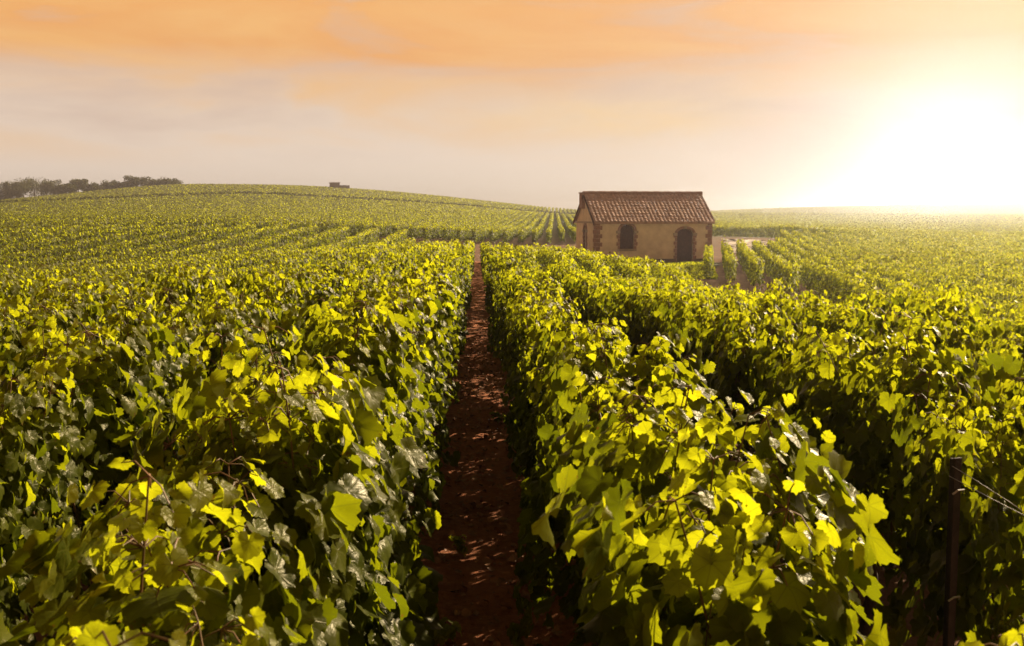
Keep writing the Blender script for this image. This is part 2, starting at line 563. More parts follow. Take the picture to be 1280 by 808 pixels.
def leaf_template(lod):
    if lod == 0:
        n = 32
        th, r = leaf_outline(n)
        x, y = np.sin(th) * r, np.cos(th) * r
        vs = [(0, 0)] + [(a * .36, b * .36) for a, b in zip(x, y)] + [(a * .72, b * .72) for a, b in zip(x, y)] + list(zip(x, y))
        f3 = [(0, 1 + i, 1 + (i + 1) % n) for i in range(n)]
        f4 = []
        for k in range(2):
            o = 1 + k * n
            f4 += [(o + i, o + n + i, o + n + (i + 1) % n, o + (i + 1) % n) for i in range(n)]
        return np.array(vs), [np.array(f3), np.array(f4)]
    if lod == 1:
        th, r = leaf_outline(40)
        idx = [0, 4, 8, 11, 14, 17, 20, 23, 26, 29, 32, 36]
        x, y = (np.sin(th) * r)[idx], (np.cos(th) * r)[idx]
        vs = [(0, 0)] + list(zip(x, y))
        n = len(idx)
        return np.array(vs), [np.array([(0, 1 + i, 1 + (i + 1) % n) for i in range(n)])]
    if lod == 2:
        vs = [(0, -.35), (.78, .05), (.55, .75), (0, 1.0), (-.55, .75), (-.78, .05)]
        return np.array(vs), [np.array([(0, 1, 2, 3), (0, 3, 4, 5)])]
    vs = [(0, -.55), (.62, .12), (0, .95), (-.62, .12)]
    return np.array(vs), [np.array([(0, 1, 2), (0, 2, 3)])]


TPL = [leaf_template(k) for k in range(4)]


def leaves_mesh(name, pos, nrm, tip, size, age, mat, lod, r, age_shade=None):
    """pos, nrm, tip: (N,3); nrm faces out of the blade, tip is the direction the blade hangs"""
    uv, faces = TPL[lod]
    N, V = len(pos), len(uv)
    nrm = nrm / np.linalg.norm(nrm, axis=1, keepdims=True)
    tip = tip - nrm * (tip * nrm).sum(1, keepdims=True)
    tip /= np.linalg.norm(tip, axis=1, keepdims=True) + 1e-9
    sid = np.cross(tip, nrm)
    x, y = uv[:, 0], uv[:, 1]
    rr = np.sqrt(x * x + y * y)
    th = np.arctan2(x, y)
    c_fold = r.uniform(.05, .42, (N, 1))
    c_bend = r.uniform(-.20, .72, (N, 1))
    c_roll = r.uniform(-.30, .55, (N, 1))
    wob = r.uniform(.03, .13, (N, 1))
    ph = r.uniform(0, 6.28, (N, 1))
    z = c_fold * np.abs(x) - c_bend * np.maximum(y, 0) ** 2 - c_roll * x * x + wob * np.sin(th * 3 + ph) * rr ** 2 * 1.6
    if lod == 0:
        z = z + .022 * np.cos(th * 360 / 54) * rr + r.uniform(.01, .05, (N, 1)) * np.sin(x * 7 + ph) * np.cos(y * 6 - ph) - r.uniform(0, .35, (N, 1)) * np.maximum(rr - .72, 0) * np.cos(th * 2 + ph)
    wx = r.uniform(.85, 1.12, (N, 1)) * x + r.uniform(-.14, .14, (N, 1)) * y
    s = size[:, None, None]
    v = pos[:, None] + s * (wx[:, :, None] * sid[:, None] + y[None, :, None] * tip[:, None] + z[:, :, None] * nrm[:, None])
    fs = []
    off = (np.arange(N) * V)[:, None, None]
    for f in faces:
        fs.append((f[None] + off).reshape(-1, f.shape[1]))
    tone = r.random(N) * (1.0 if age_shade is None else 1 - .6 * age_shade)  # lower, older leaves toned darker, with shade worked into the colour
    attrs = {'leaf_tone': ('FLOAT', np.repeat(tone, V)), 'leaf_age': ('FLOAT', np.repeat(age, V))}
    if lod == 0:
        attrs['leaf_uv'] = ('FLOAT_VECTOR', np.broadcast_to(np.stack([x, y, 0 * x], -1), (N, V, 3)))
    return mesh_from(name, v.reshape(-1, 3), fs, mat, True, attrs)


def vine_shoots(r, top=1.38, n_shoot=11, spread=0.46):
    """curved cane centre lines climbing from the cordon between the wires"""
    out_ = []
    for i in range(n_shoot):
        y0 = (i + .5) / n_shoot * 2 * spread - spread + r.uniform(-.04, .04)
        x0 = r.uniform(-.03, .03)
        z0 = .46 + r.uniform(-.04, .08)
        ht = top + r.normal(0, .06) - z0
        if r.random() < .07:
            ht += r.uniform(.05, .14)
        lean = r.normal(0, .085)
        leany = r.normal(0, .11)
        bow = r.normal(0, .05)
        pts = []
        for k in range(8):
            q = k / 7
            pts.append((x0 + lean * q + bow * math.sin(q * 3.1), y0 + leany * q + r.normal(0, .012), z0 + ht * (q - .06 * q * q)))
        out_.append(np.array(pts))
    return out_


def vine_foliage(r, shoots, count, size, top):
    """leaf seats along the canes plus a skin of older leaves, darkened low down as shade, on both faces of the row"""
    pos, nrm, tip, sz, age, shade_ = [], [], [], [], [], []
    per = int(count * .62 / len(shoots))
    for sh in shoots:
        for k in range(per):
            q = (k + r.random()) / per
            q = q ** .85
            t_ = q * 7
            i = min(int(t_), 6)
            p = sh[i] * (1 - (t_ - i)) + sh[i + 1] * (t_ - i)
            a = r.uniform(0, 6.283)
            # blades turn to the open faces of the row
            sx = (1 if k % 2 else -1)
            out = np.array([sx * abs(math.cos(a)) * 1.0 + .15 * sx, math.sin(a) * .75, 0])
            L = r.uniform(.05, .17) * (1 - .45 * q)
            pp = p + out * L + np.array([0, 0, r.uniform(-.02, .04)])
            up = r.uniform(.15, 1.0)
            n_ = out * r.uniform(.5, 1.2) + np.array([r.normal(0, .3), r.normal(0, .35), up])
            tp = out * .6 + np.array([r.normal(0, .35), r.normal(0, .35), -r.uniform(.2, 1.1)])
            young = max(0.0, (q - .70) / .30)
            pos.append(pp)
            nrm.append(n_)
            tip.append(tp)
            sz.append(size * min(1.4, r.lognormal(-.04, .22)) * (1 - .50 * young))
            shade_.append(max(0., 1 - q * 1.15))
            age.append(min(1.0, young * r.uniform(.45, 1.0) + (r.random() < .05) * .5))
    for k in range(int(count * .38)):
        s_ = 1 if r.random() < .5 else -1
        z = .30 + (top - .36) * r.random() ** .8
        belly = .20 + .05 * math.sin(z * 5 + s_)
        pp = np.array([s_ * belly * r.uniform(.75, 1.18), r.uniform(-.5, .5), z])
        n_ = np.array([s_ * r.uniform(.5, 1.2), r.normal(0, .4), r.uniform(.0, .9)])
        tp = np.array([s_ * .25 + r.normal(0, .2), r.normal(0, .4), -1.0])
        pos.append(pp)
        nrm.append(n_)
        tip.append(tp)
        sz.append(size * min(1.4, r.lognormal(.0, .22)))
        age.append((r.random() < .06) * r.uniform(.2, .6))
        shade_.append(1.0 if z < .95 else .5)  # low leaves on the faces darkened to deepen the shade there
    return [np.array(a) for a in (pos, nrm, tip, sz, age, shade_)]


def trunk_mesh(r):
    mb = MB()
    pts, x, y = [], 0.0, 0.0
    rad = []
    for k in range(8):
        q = k / 7
        pts.append((x, y, -.06 + .54 * q))
        rad.append((.030 - .010 * q) * r.uniform(.82, 1.25))
        x += r.normal(0, .014)
        y += r.normal(0, .018)
    mb.tube(pts, rad, 8)
    tx, ty, tz = pts[-1]
    for s_ in (-1, 1):
        arm = [(tx, ty, tz - .03)]
        ar = [.018]
        for k in range(1, 6):
            arm.append((tx * (1 - k / 5) + r.normal(0, .008), ty + s_ * .47 * k / 5, tz + .03 * math.sin(k * .6) + r.normal(0, .007)))
            ar.append(.016 - .0016 * k)
        mb.tube(arm, ar, 6)
    return mb.mesh('trunk', M['bark'], True)


def shoots_mesh(r, shoots, leaf_pos):
    mb = MB()
    for sh in shoots:
        mb.tube(sh, [.0040 - .0026 * k / 7 for k in range(8)], 5, False)
    cat = np.concatenate(shoots)
    for p in leaf_pos:                    # petioles
        d = ((cat - p) ** 2).sum(1)
        j = int(d.argmin())
        if d[j] < .07 ** 2:
            q = cat[j]
            mid = (p + q) / 2 + np.array([0, 0, .012])
            mb.tube([q, mid, p], [.0016, .0014, .0012], 3, False)
    return mb.mesh('shoots', M['cane'], True)


def vine_kind(seed, lod, count, size, top=1.38):
    r = np.random.default_rng(seed)
    sh = vine_shoots(r, top)
    pos, nrm, tip, sz, age, age_shade = vine_foliage(r, sh, count, size, top)
    d = {'trunk': trunk_mesh(r), 'foliage': leaves_mesh('foliage', pos, nrm, tip, sz, age, M['leaf'] if lod == 0 else M['leaf_small'], lod, r, age_shade)}
    if lod == 0:
        d['shoots'] = shoots_mesh(r, sh, pos)
    return d


near_kinds = [vine_kind(100 + k, 0, 1500, .041, (1.24, 1.30, 1.20, 1.33, 1.26, 1.18, 1.29, 1.23, 1.35, 1.25)[k]) for k in range(10)]
mid_kinds = [vine_kind(200 + k, 1, 900, .047, 1.27) for k in range(10)]
low_kinds = [vine_kind(300 + k, 0, 1700, .043, t_) for k, t_ in enumerate((1.22, 1.18, 1.33, 1.28))]

# ------------------------------------------------------------------ the near block: rows of vines along +Y, one metre apart
CY = math.cos(R(1.8))
SY = math.sin(R(1.8))
F = 38.6 / 36.0


def project(x, y, z):
    """picture coordinates (0..1 across, down) and depth: used only to leave out what the photo cannot show"""
    xr = x * CY - y * SY
    yr = x * SY + y * CY
    cp, sp = math.cos(R(5.66)), math.sin(R(5.66))
    zz = z - CAM_H
    dep = yr * cp - zz * sp
    up = yr * sp + zz * cp
    return .5 + F * xr / np.maximum(dep, .01), .5 - F * up / np.maximum(dep, .01) * 1280 / 808, dep


def row_end(x):
    return 76 + .12 * x if x < 0 else 76 - .9 * x


plants = []                    # (depth, side, row, order, x, y)
for side in (-1, 1):
    for k in range(1, 56 if side < 0 else 7):
        x = side * (.5 + (k - 1) * (1.0 if side < 0 else 1.1))
        if x < -4.8:
            break
        y = .95 + .37 * ((k * 7) % 3 - 1) * (k > 1)
        n = 0
        while y < row_end(x):
            u, v, dep = project(x, y, ground(x, y) + 1.0)
            if y > .5 and -.12 < u < 1.12 and dep > .4:
                plants.append([float(dep), side, k, n, x, y])
            y += 1.0
plants.sort()
ORD = ['first', 'second', 'third', 'fourth', 'fifth', 'sixth', 'seventh', 'eighth', 'ninth', 'tenth', 'eleventh', 'twelfth', 'thirteenth',
       'fourteenth', 'fifteenth', 'sixteenth', 'seventeenth', 'eighteenth', 'nineteenth', 'twentieth'] + ['twenty-' + s for s in (
           'first', 'second', 'third', 'fourth', 'fifth', 'sixth', 'seventh', 'eighth', 'ninth')] + ['thirtieth'] + ['thirty-' + s for s in (
               'first', 'second', 'third', 'fourth', 'fifth', 'sixth', 'seventh', 'eighth', 'ninth')]
singles, mass = plants[:300], plants[300:]
order = {}
SPECIAL = {(1, 1, 1): 'tall bushy grapevine with bright yellow-green tips, beside the path on the house side',
           (1, 1, 0): 'low grapevine below the bushiest one, at the very front of the house side row',
           (-1, 1, 0): 'low dark grapevine with large curled leaves at the front, on the treeline side',
           (-1, 1, 1): 'large grapevine with glossy drooping leaves beside the path on the treeline side'}
rv = np.random.default_rng(77)
for dep, side, k, n, x, y in singles:
    m_ = order.get((side, k), 0)
    order[(side, k)] = m_ + 1
    if k == 1 and m_ < 2:
        y += .15 * m_
        kd = low_kinds[(0 if side < 0 else 1) if m_ == 0 else (3 if side < 0 else 2)]
    elif dep < 11:
        kd = near_kinds[int(rv.integers(len(near_kinds)))]
    else:
        kd = mid_kinds[int(rv.integers(len(mid_kinds)))]
    root = empty('grapevine', (x + rv.normal(0, .03), y + rv.normal(0, .06), float(ground(x, y))), (math.pi if rv.random() < .5 else 0) + rv.normal(0, .10))
    root.scale = (rv.uniform(.85, 1.15), 1.06, rv.uniform(.92, 1.07))
    if side < 0 and k == 1:
        root.scale = {1: (1.1, 1.1, .98), 2: (1.2, 1.1, 1.14), 3: (.9, 1.06, .92), 5: (1.2, 1.1, 1.08)}.get(m_, tuple(root.scale))
    if side > 0 and k == 1:
        root.scale = {1: (1.15, 1.10, 1.0), 2: (.95, 1.06, .90), 3: (1.1, 1.06, 1.0), 4: (.8, 1, .70), 6: (.8, 1, .74), 9: (.8, 1, .72)}.get(m_, tuple(root.scale))
    lab = SPECIAL.get((side, k, m_))
    if not lab:
        lab = '%s grapevine along the %s row from the earth path, on the %s side' % (ORD[m_], ORD[k - 1], 'house' if side > 0 else 'treeline')
    tag(root, lab, 'grapevine', 'grapevines planted in rows along the earth path')
    obj('trunk', kd['trunk'], root)
    if 'shoots' in kd:
        obj('shoots', kd['shoots'], root)
    obj('foliage', kd['foliage'], root)


# ------------------------------------------------------------------ masses of vines farther off
def hedge_leaves(px_, py_, r, count, size, top=1.38, half=.5, dirv=(0, 1), thick=.23, jit=1.0):
    """count leaf seats round each row point; arrays of equal length"""
    n = len(px_)
    idx = np.repeat(np.arange(n), count)
    N = len(idx)
    along = r.uniform(-half, half, N) * 1.05
    z = .28 + (top - .25) * (1 - r.random(N) ** 1.35) + r.normal(0, .05 * jit, N)
    # clumps: each vine has its own height and thickness
    hv = 1 + r.normal(0, .055 * jit, n)
    z *= hv[idx]
    side = r.choice([-1., 1.], N)
    xo = side * thick * np.sqrt(r.random(N)) * r.uniform(.8, 1.3, N)
    dx, dy = dirv
    X = px_[idx] + along * dx + xo * dy
    Y = py_[idx] + along * dy - xo * dx
    Z = ground(px_, py_)[idx] + z
    nn = np.stack([side * r.uniform(.3, 1.2, N) * dy + r.normal(0, .3, N), -side * r.uniform(.3, 1.2, N) * dx + r.normal(0, .35, N), r.uniform(.1, 1.0, N)], -1)
    tt = np.stack([r.normal(0, .5, N), r.normal(0, .5, N), -r.uniform(.2, 1.2, N)], -1)
    sz = np.broadcast_to(size, (n,))[idx] * r.uniform(.65, 1.2, N)
    age = np.clip((z - top * (.78 if jit < 1 else .86)) / .25, 0, 1) * r.uniform(.2, 1.0, N)  # young tips; the deeper bright band on thin rows imitates sunlit crests
    return np.stack([X, Y, Z], -1), nn, tt, sz, age


def mass_object(name, label, bands, r, cat, mat='leaf_small'):
    """bands of (x, y, count, size, lod, dirv): one object for a mass nobody counts"""
    vs, fs, tone, ag, base = [], [], [], [], 0
    f3s, f4s = [], []
    for x, y, count, size, lod, dirv, top, thick in bands:
        if not len(x):
            continue
        pos, nn, tt, sz, age = hedge_leaves(x, y, r, count, size, top=top, dirv=dirv, thick=thick, jit=.4 if thick < .2 else 1.0)
        me = leaves_mesh('tmp', pos, nn, tt, sz, age, None, lod, r, np.full(len(age), 1.0 if thick < .2 else .5))  # extra dark tone on thin rows stands in for shaded sides
        nv = len(me.vertices)
        co = np.empty(nv * 3, np.float32)
        me.vertices.foreach_get('co', co)
        li = np.empty(len(me.loops), np.int32)
        me.loops.foreach_get('vertex_index', li)
        k = 4 if lod == 2 else 3
        (f4s if k == 4 else f3s).append(li.reshape(-1, k) + base)
        vs.append(co.reshape(-1, 3))
        for nm, dst in (('leaf_tone', tone), ('leaf_age', ag)):
            a = np.empty(nv, np.float32)
            me.attributes[nm].data.foreach_get('value', a)
            dst.append(a)
        base += nv
        bpy.data.meshes.remove(me)
    fs = [np.concatenate(a) for a in (f3s, f4s) if a]
    me = mesh_from(name, np.concatenate(vs), fs, M[mat], True, {
        'leaf_tone': ('FLOAT', np.concatenate(tone)), 'leaf_age': ('FLOAT', np.concatenate(ag))})
    o = obj(name, me)
    tag(o, label, cat, None, 'stuff')
    return o


def banded(x, y, table, dirv, top=1.38, thick=.23):
    """table: (max depth, count, size, lod)"""
    d = np.hypot(x, y)
    res, lo = [], 0
    for hi, count, size, lod in table:
        s_ = (d >= lo) & (d < hi)
        res.append((x[s_], y[s_], count, size, lod, dirv, top, thick))
        lo = hi
    return res


def left_block():
    xs, ys = [], []
    for k in range(0, 28):
        x = -5.9 - 2.3 * k
        y = 12.0 + .55 * k
        while y < np.interp(x, [-60, -35, -24, -7], [70, 77, 84, 91]):
            xs.append(x)
            ys.append(y)
            y += 1.0
    xs, ys = np.array(xs), np.array(ys)
    u, v, dep = project(xs, ys, ground(xs, ys) + 1.0)
    k_ = (u > -.10) & (u < 1.1)
    return xs[k_], ys[k_]


def field(poly_test, x0, x1, y0, y1, az_deg, spacing_fn, r, margin=.06):
    """vine seats on rows running at azimuth az_deg over a region, kept where the camera side could see them"""
    a = R(az_deg)
    ux, uy = math.sin(a), math.cos(a)          # along
    vx, vy = math.cos(a), -math.sin(a)         # across
    cs = [(x0, y0), (x1, y0), (x0, y1), (x1, y1)]
    sa = [c[0] * ux + c[1] * uy for c in cs]
    sc_ = [c[0] * vx + c[1] * vy for c in cs]
    A, Cc = np.meshgrid(np.arange(min(sa), max(sa), 1.0), np.arange(min(sc_), max(sc_), 1.0 * spacing_fn))
    A = A + r.uniform(-.15, .15, A.shape)
    x = (A * ux + Cc * vx).ravel()
    y = (A * uy + Cc * vy).ravel()
    keep = (x > x0) & (x < x1) & (y > y0) & (y < y1)
    x, y = x[keep], y[keep]
    keep = poly_test(x, y)
    x, y = x[keep], y[keep]
    u, v, dep = project(x, y, ground(x, y) + 1.0)
    keep = (u > -margin) & (u < 1 + margin)
    return x[keep], y[keep], (ux, uy)


r_mass = np.random.default_rng(9)
mx = np.array([p[4] for p in mass]) + r_mass.normal(0, .03, len(mass))
my = np.array([p[5] for p in mass])
mass_object('vineyard_foliage', 'rows of green vines running on past the nearest ones down into the hollow',
            banded(mx, my, [(30, 360, .068, 2), (48, 210, .088, 3), (120, 130, .112, 3)], (0, 1), 1.30), r_mass, 'vine rows')
lx_, ly_ = left_block()
mass_object('dip_vines', 'green vine rows fanning through the dip between the near rows and the round hill',
            banded(lx_, ly_, [(30, 460, .066, 2), (48, 300, .080, 3), (70, 210, .10, 3), (120, 150, .12, 3)], (0, 1), 1.42, .16), r_mass, 'vineyard')




# distance of the two hill tracks along a given x
def track_a(x):
    return np.interp(x, [-140, -104, -65, -34, 25, 60], [262, 250, 302, 300, 330, 340])


def hill_front(x):
    return np.interp(x, [-60, -35, -24, -7, 0, 9, 14], [80, 86, 94, 100, 106, 112, 118]) - 4 + 1.2 * np.sin(x * 1.7) + .8 * np.sin(x * 4.1)


def on_hill(x, y):
    t_ = track_a(x)
    return (y > hill_front(x)) & (np.abs(y - t_) > 3.0) & (y < 470) & (x < 20 + (y - 110) * .12)


fx, fy, dv = field(on_hill, -260, 70, 78, 470, 4.0, 1.35, r_mass)
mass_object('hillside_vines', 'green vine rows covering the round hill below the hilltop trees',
            banded(fx, fy, [(135, 110, .13, 3), (190, 64, .18, 3), (280, 30, .26, 3), (600, 15, .38, 3)], dv, 1.38, .19), r_mass, 'vineyard', 'leaf_hill_shaded')


def on_valley(x, y):
    start = np.where(x < 7.6, 999, np.interp(x / y, [.19, .21, .25, .30, .36, .5], [61, 58, 52, 42, 28, 17]))
    house = ((x < .200 * y) & (y < 79)) | ((x < 18.6) & (y >= 76) & (y < 97)) | ((x < 19.6 + (y - 97) * .16) & (y >= 97) & (y < 118))
    gravel = (x > 23) & (x < 36) & (y > 106) & (y < 150)
    tr = np.abs(y - (160 + .22 * (x - 30))) < 4.0
    track = (y > 84) & (y < 130) & (x < .275 * y)
    hill = (x < 22 + (y - 110) * .12)
    return (y > start) & ~track & ~(house | gravel | tr) & ~((y > 100) & hill) & (np.abs(y - 420 - .1 * x) > 10) & (y < 760)


vx_, vy_, dv2 = field(lambda x, y: on_valley(x, y) & (y < 122 + .1 * x), 6, 420, 4, 200, 12.0, 1.15, r_mass)
vx2, vy2, dv3 = field(lambda x, y: on_valley(x, y) & (y > 126 + .1 * x), 6, 420, 110, 760, 64.0, 2.1, r_mass)
mass_object('valley_vines', 'green vine rows spreading over the hollow beside the stone house towards the low sun',
            banded(vx_, vy_, [(48, 260, .085, 3), (80, 150, .105, 3), (135, 80, .14, 3), (190, 50, .20, 3)], dv2, 1.36, .21)
            + banded(vx2, vy2, [(190, 76, .19, 3), (280, 34, .28, 3), (420, 16, .42, 3), (900, 7, .62, 3)], dv3, 1.45, .22), r_mass, 'vineyard')

# ------------------------------------------------------------------ the stone house
M['plaster'] = simple('lime_plaster', (0.82, 0.73, 0.56), 0.9, 0.12, 1.6, bump=0.4, col2=(0.72, 0.62, 0.46))
M['brick'] = simple('red_brick', (0.33, 0.195, 0.150), 0.9, 0.35, 7, bump=0.6)
M['tile'] = simple('clay_tile', (0.56, 0.39, 0.325), 0.85, 0.22, 3.0, bump=0.3, col2=(0.44, 0.30, 0.25), spec=0.15)
M['stone'] = simple('pale_stone', (0.42, 0.36, 0.29), 0.9, 0.2, 5, bump=0.4)
M['door'] = simple('dark_wood', (0.105, 0.050, 0.040), 0.85, 0.35, 9, bump=0.4, spec=0.1)
M['glass'] = simple('dusty_glass', (0.035, 0.030, 0.030), 0.12, 0.2, 3)
M['render_grey'] = simple('weathered_concrete', (0.17, 0.12, 0.09), 0.9, 0.25, 2.0, bump=0.4)

HW, HD, HE, HR = 8.75, 5.8, 2.96, 1.98        # width, depth, eaves, rise
hx, hy = 8.52, 78.9
hz = float(ground(hx + 4, hy + 1)) - .04
house = empty('stone_house', (hx, hy, hz), R(9.0))
tag(house, 'small stone vineyard house with red tiled roof and arched openings below the low sun', 'house')


def arch_poly(cx, w_, z0, z1, rise, n=10):
    """opening outline in xz with a segmental arch on top"""
    p = [(cx - w_ / 2, z0), (cx + w_ / 2, z0)]
    for k in range(n + 1):
        a = math.pi * k / n
        p.append((cx + math.cos(a) * w_ / 2, z1 - rise + math.sin(a) * rise))
    return p


# walls: front wall with real openings built from strips round them
def wall_with_arches(length, zt, openings, y0, y1, mb):
    """openings: (cx, w, z0, z1, rise); wall runs along x from 0 to length, thickness y0..y1"""
    xs = 0.0
    for cx, w_, z0, z1, rise in sorted(openings):
        mb.box(xs, cx - w_ / 2, y0, y1, -.5, zt)
        if z0 > 0:
            mb.box(cx - w_ / 2, cx + w_ / 2, y0, y1, -.5, z0)
        n = 12
        top = [(cx + math.cos(math.pi * (n - k) / n) * w_ / 2, z1 - rise + math.sin(math.pi * k / n) * rise) for k in range(n + 1)]
        for k in range(n):
            (xa, za), (xb, zb) = top[k], top[k + 1]
            if xb - xa < 1e-4:
                continue
            mb.prism([(xa, za), (xb, zb), (xb, zt), (xa, zt)], y0, y1)
        xs = cx + w_ / 2
    mb.box(xs, length, y0, y1, -.5, zt)


OPEN_F = [(2.32, 1.06, 1.0, 2.78, .50), (6.72, 1.22, 0.0, 2.46, .36)]
OPEN_G = [(2.75, .80, .9, 2.72, .40)]
mb = MB()
wall_with_arches(HW, HE, OPEN_F, 0, .35, mb)
mb.box(.36, HW - .36, .05, .30, HE + .001, HE + .13)
front = mb.build('wall', M['plaster'], house)
# gable wall facing the path, turned so that its length runs along the depth; includes the triangle
mb = MB()
wall_with_arches(HD, HE, OPEN_G, 0, .35, mb)
mb.prism([(0, HE), (HD, HE), (HD / 2, HE + HR - .02)], 0, .35)
gable = mb.build('wall', M['plaster'], house)
gable.rotation_euler = (0, 0, R(-90))
gable.location = (-.002, HD + .004, 0)
gable['label'] = 'gable end wall with one tall arched window'
mb = MB()
mb.box(.36, HW - .36, HD - .35, HD + .003, -.5, HE)
mb.build('wall', M['plaster'], house)
mb = MB()
mb.prism_x([(.36, -.5), (HD - .36, -.5), (HD - .36, HE), (HD / 2, HE + HR - .04), (.36, HE)], HW - .35, HW - .003)
mb.build('wall', M['plaster'], house)
# string course under the gable
mb = MB()
mb.box(-.06, -.006, -.03, HD + .03, HE - .10, HE + .03)
mb.build('string_course', M['stone'], house, bevel=.01)
# toothed brick quoins
rq = np.random.default_rng(4)
for cx, sgn in ((0, 1), (HW, -1)):
    mb = MB()
    k = 0
    z = -.3
    while z < HE - .25:
        h = .30
        w_ = .46 if k % 2 else .30
        xa, xb = (cx - .035, cx + w_) if sgn > 0 else (cx - w_, cx + .035)
        mb.box(xa, xb, -.035, .30, z, min(z + h - .012, HE - .12))
        if sgn > 0:
            mb.box(-.034, .30, .29, .30 + (.30 if k % 2 else .46), z + .001, min(z + h - .013, HE - .12))
        z += h
        k += 1
    mb.build('quoin', M['brick'], house, bevel=.008)


def opening(kind, cx, w_, z0, z1, rise, along, door):
    """arched surround, keystone, imposts and the leaf inside; along='front' or 'gable'"""
    root = None
    ybase = -.04
    t_ = .17
    n = 14
    # surround: jambs plus arch ring
    mb = MB()
    zs = z1 - rise
    jb = 0.0 if door else z0
    for s_ in (-1, 1):
        k, z = 0, jb
        while z < zs - .05:
            ww = t_ + (.09 if k % 2 else 0)
            a, b = cx + s_ * w_ / 2, cx + s_ * (w_ / 2 + ww)
            mb.box(min(a, b), max(a, b), ybase, .10, z, min(z + .245, zs - .02))
            z += .26
            k += 1
    for k in range(n):
        a0, a1 = math.pi * k / n, math.pi * (k + 1) / n - .012
        q = []
        for a, rr in ((a0, 0), (a1, 0), (a1, 1), (a0, 1)):
            q.append((cx + math.cos(a) * (w_ / 2 + rr * t_ * 1.15), zs + math.sin(a) * (rise + rr * t_ * 1.15)))
        mb.prism(q, ybase, .10)
    name = 'door' if door else 'window'
    leafm = MB()
    # planked leaf or glazed frame set back in the opening
    if door:
        npl = 8
        for k in range(npl):
            xa = cx - w_ / 2 + w_ * k / npl
            xb = cx - w_ / 2 + w_ * (k + 1) / npl - .012
            def zt(xx):
                q = max(-1, min(1, (xx - cx) / (w_ / 2)))
                return zs + math.sqrt(max(0, 1 - q * q)) * rise - .012
            leafm.prism([(xa, .02), (xb, .02), (xb, zt(xb)), (xa, zt(xa))], .17, .22)
        for z in (.35, 1.25, 1.95):
            leafm.box(cx - w_ / 2 + .03, cx + w_ / 2 - .03, .145, .168, z, z + .12)
    else:
        npl = 6
        for k in range(npl):
            xa = cx - w_ / 2 + w_ * k / npl
            xb = cx - w_ / 2 + w_ * (k + 1) / npl - .012
            def zt(xx):
                q = max(-1, min(1, (xx - cx) / (w_ / 2)))
                return zs + math.sqrt(max(0, 1 - q * q)) * rise - .012
            leafm.prism([(xa, z0 + .02), (xb, z0 + .02), (xb, zt(xb)), (xa, zt(xa))], .17, .21)
    root = leafm.build(name, M['door'], house)
    parts = [root]
    parts.append(mb.build('surround', M['brick'], root, bevel=.006))
    kb = MB()
    kt = z1 + t_ * 1.25
    kb.prism([(cx - .075, z1 - .02), (cx + .075, z1 - .02), (cx + .12, kt), (cx - .12, kt)], ybase - .03, .10)
    parts.append(kb.build('keystone', M['stone'], root, bevel=.006))
    for s_ in (-1, 1):
        ib = MB()
        a, b = cx + s_ * (w_ / 2 - .01), cx + s_ * (w_ / 2 + .30)
        ib.box(min(a, b), max(a, b), ybase - .025, .10, zs - .14, zs + .06)
        parts.append(ib.build('impost', M['stone'], root, bevel=.006))
    if not door:
        sb = MB()
        sb.box(cx - w_ / 2 - .16, cx + w_ / 2 + .16, -.11, .16, z0 - .13, z0 + .004)
        parts.append(sb.build('sill', M['stone'], root, bevel=.008))
    else:
        hb = MB()
        hb.tube([(cx + w_ * .32, .15, 1.02), (cx + w_ * .32, .09, 1.02), (cx + w_ * .32, .09, 1.16), (cx + w_ * .32, .15, 1.16)], [.014] * 4, 6)
        parts.append(hb.build('handle', M['iron'], root))
    if along == 'gable':
        root.rotation_euler = (0, 0, R(-90))
        root.location = (-.002, HD + .004, 0)
    return root


opening('window', *OPEN_F[0], 'front', False)['label'] = 'shuttered arched window beside the front door'
opening('door', *OPEN_F[1], 'front', True)
opening('window', *OPEN_G[0], 'gable', False)['label'] = 'tall narrow shuttered window in the gable end'
# doorstep slab
mb = MB()
mb.box(5.4, 8.0, -.55, -.05, -.3, .07)
mb.build('doorstep', M['stone'], house, bevel=.02)
# plinth of the far part of the front
mb = MB()
mb.box(.5, 6.02, -.045, -.004, -.4, .28)
mb.box(7.42, HW - .5, -.045, -.004, -.4, .28)
mb.build('plinth', M['render_grey'], house)


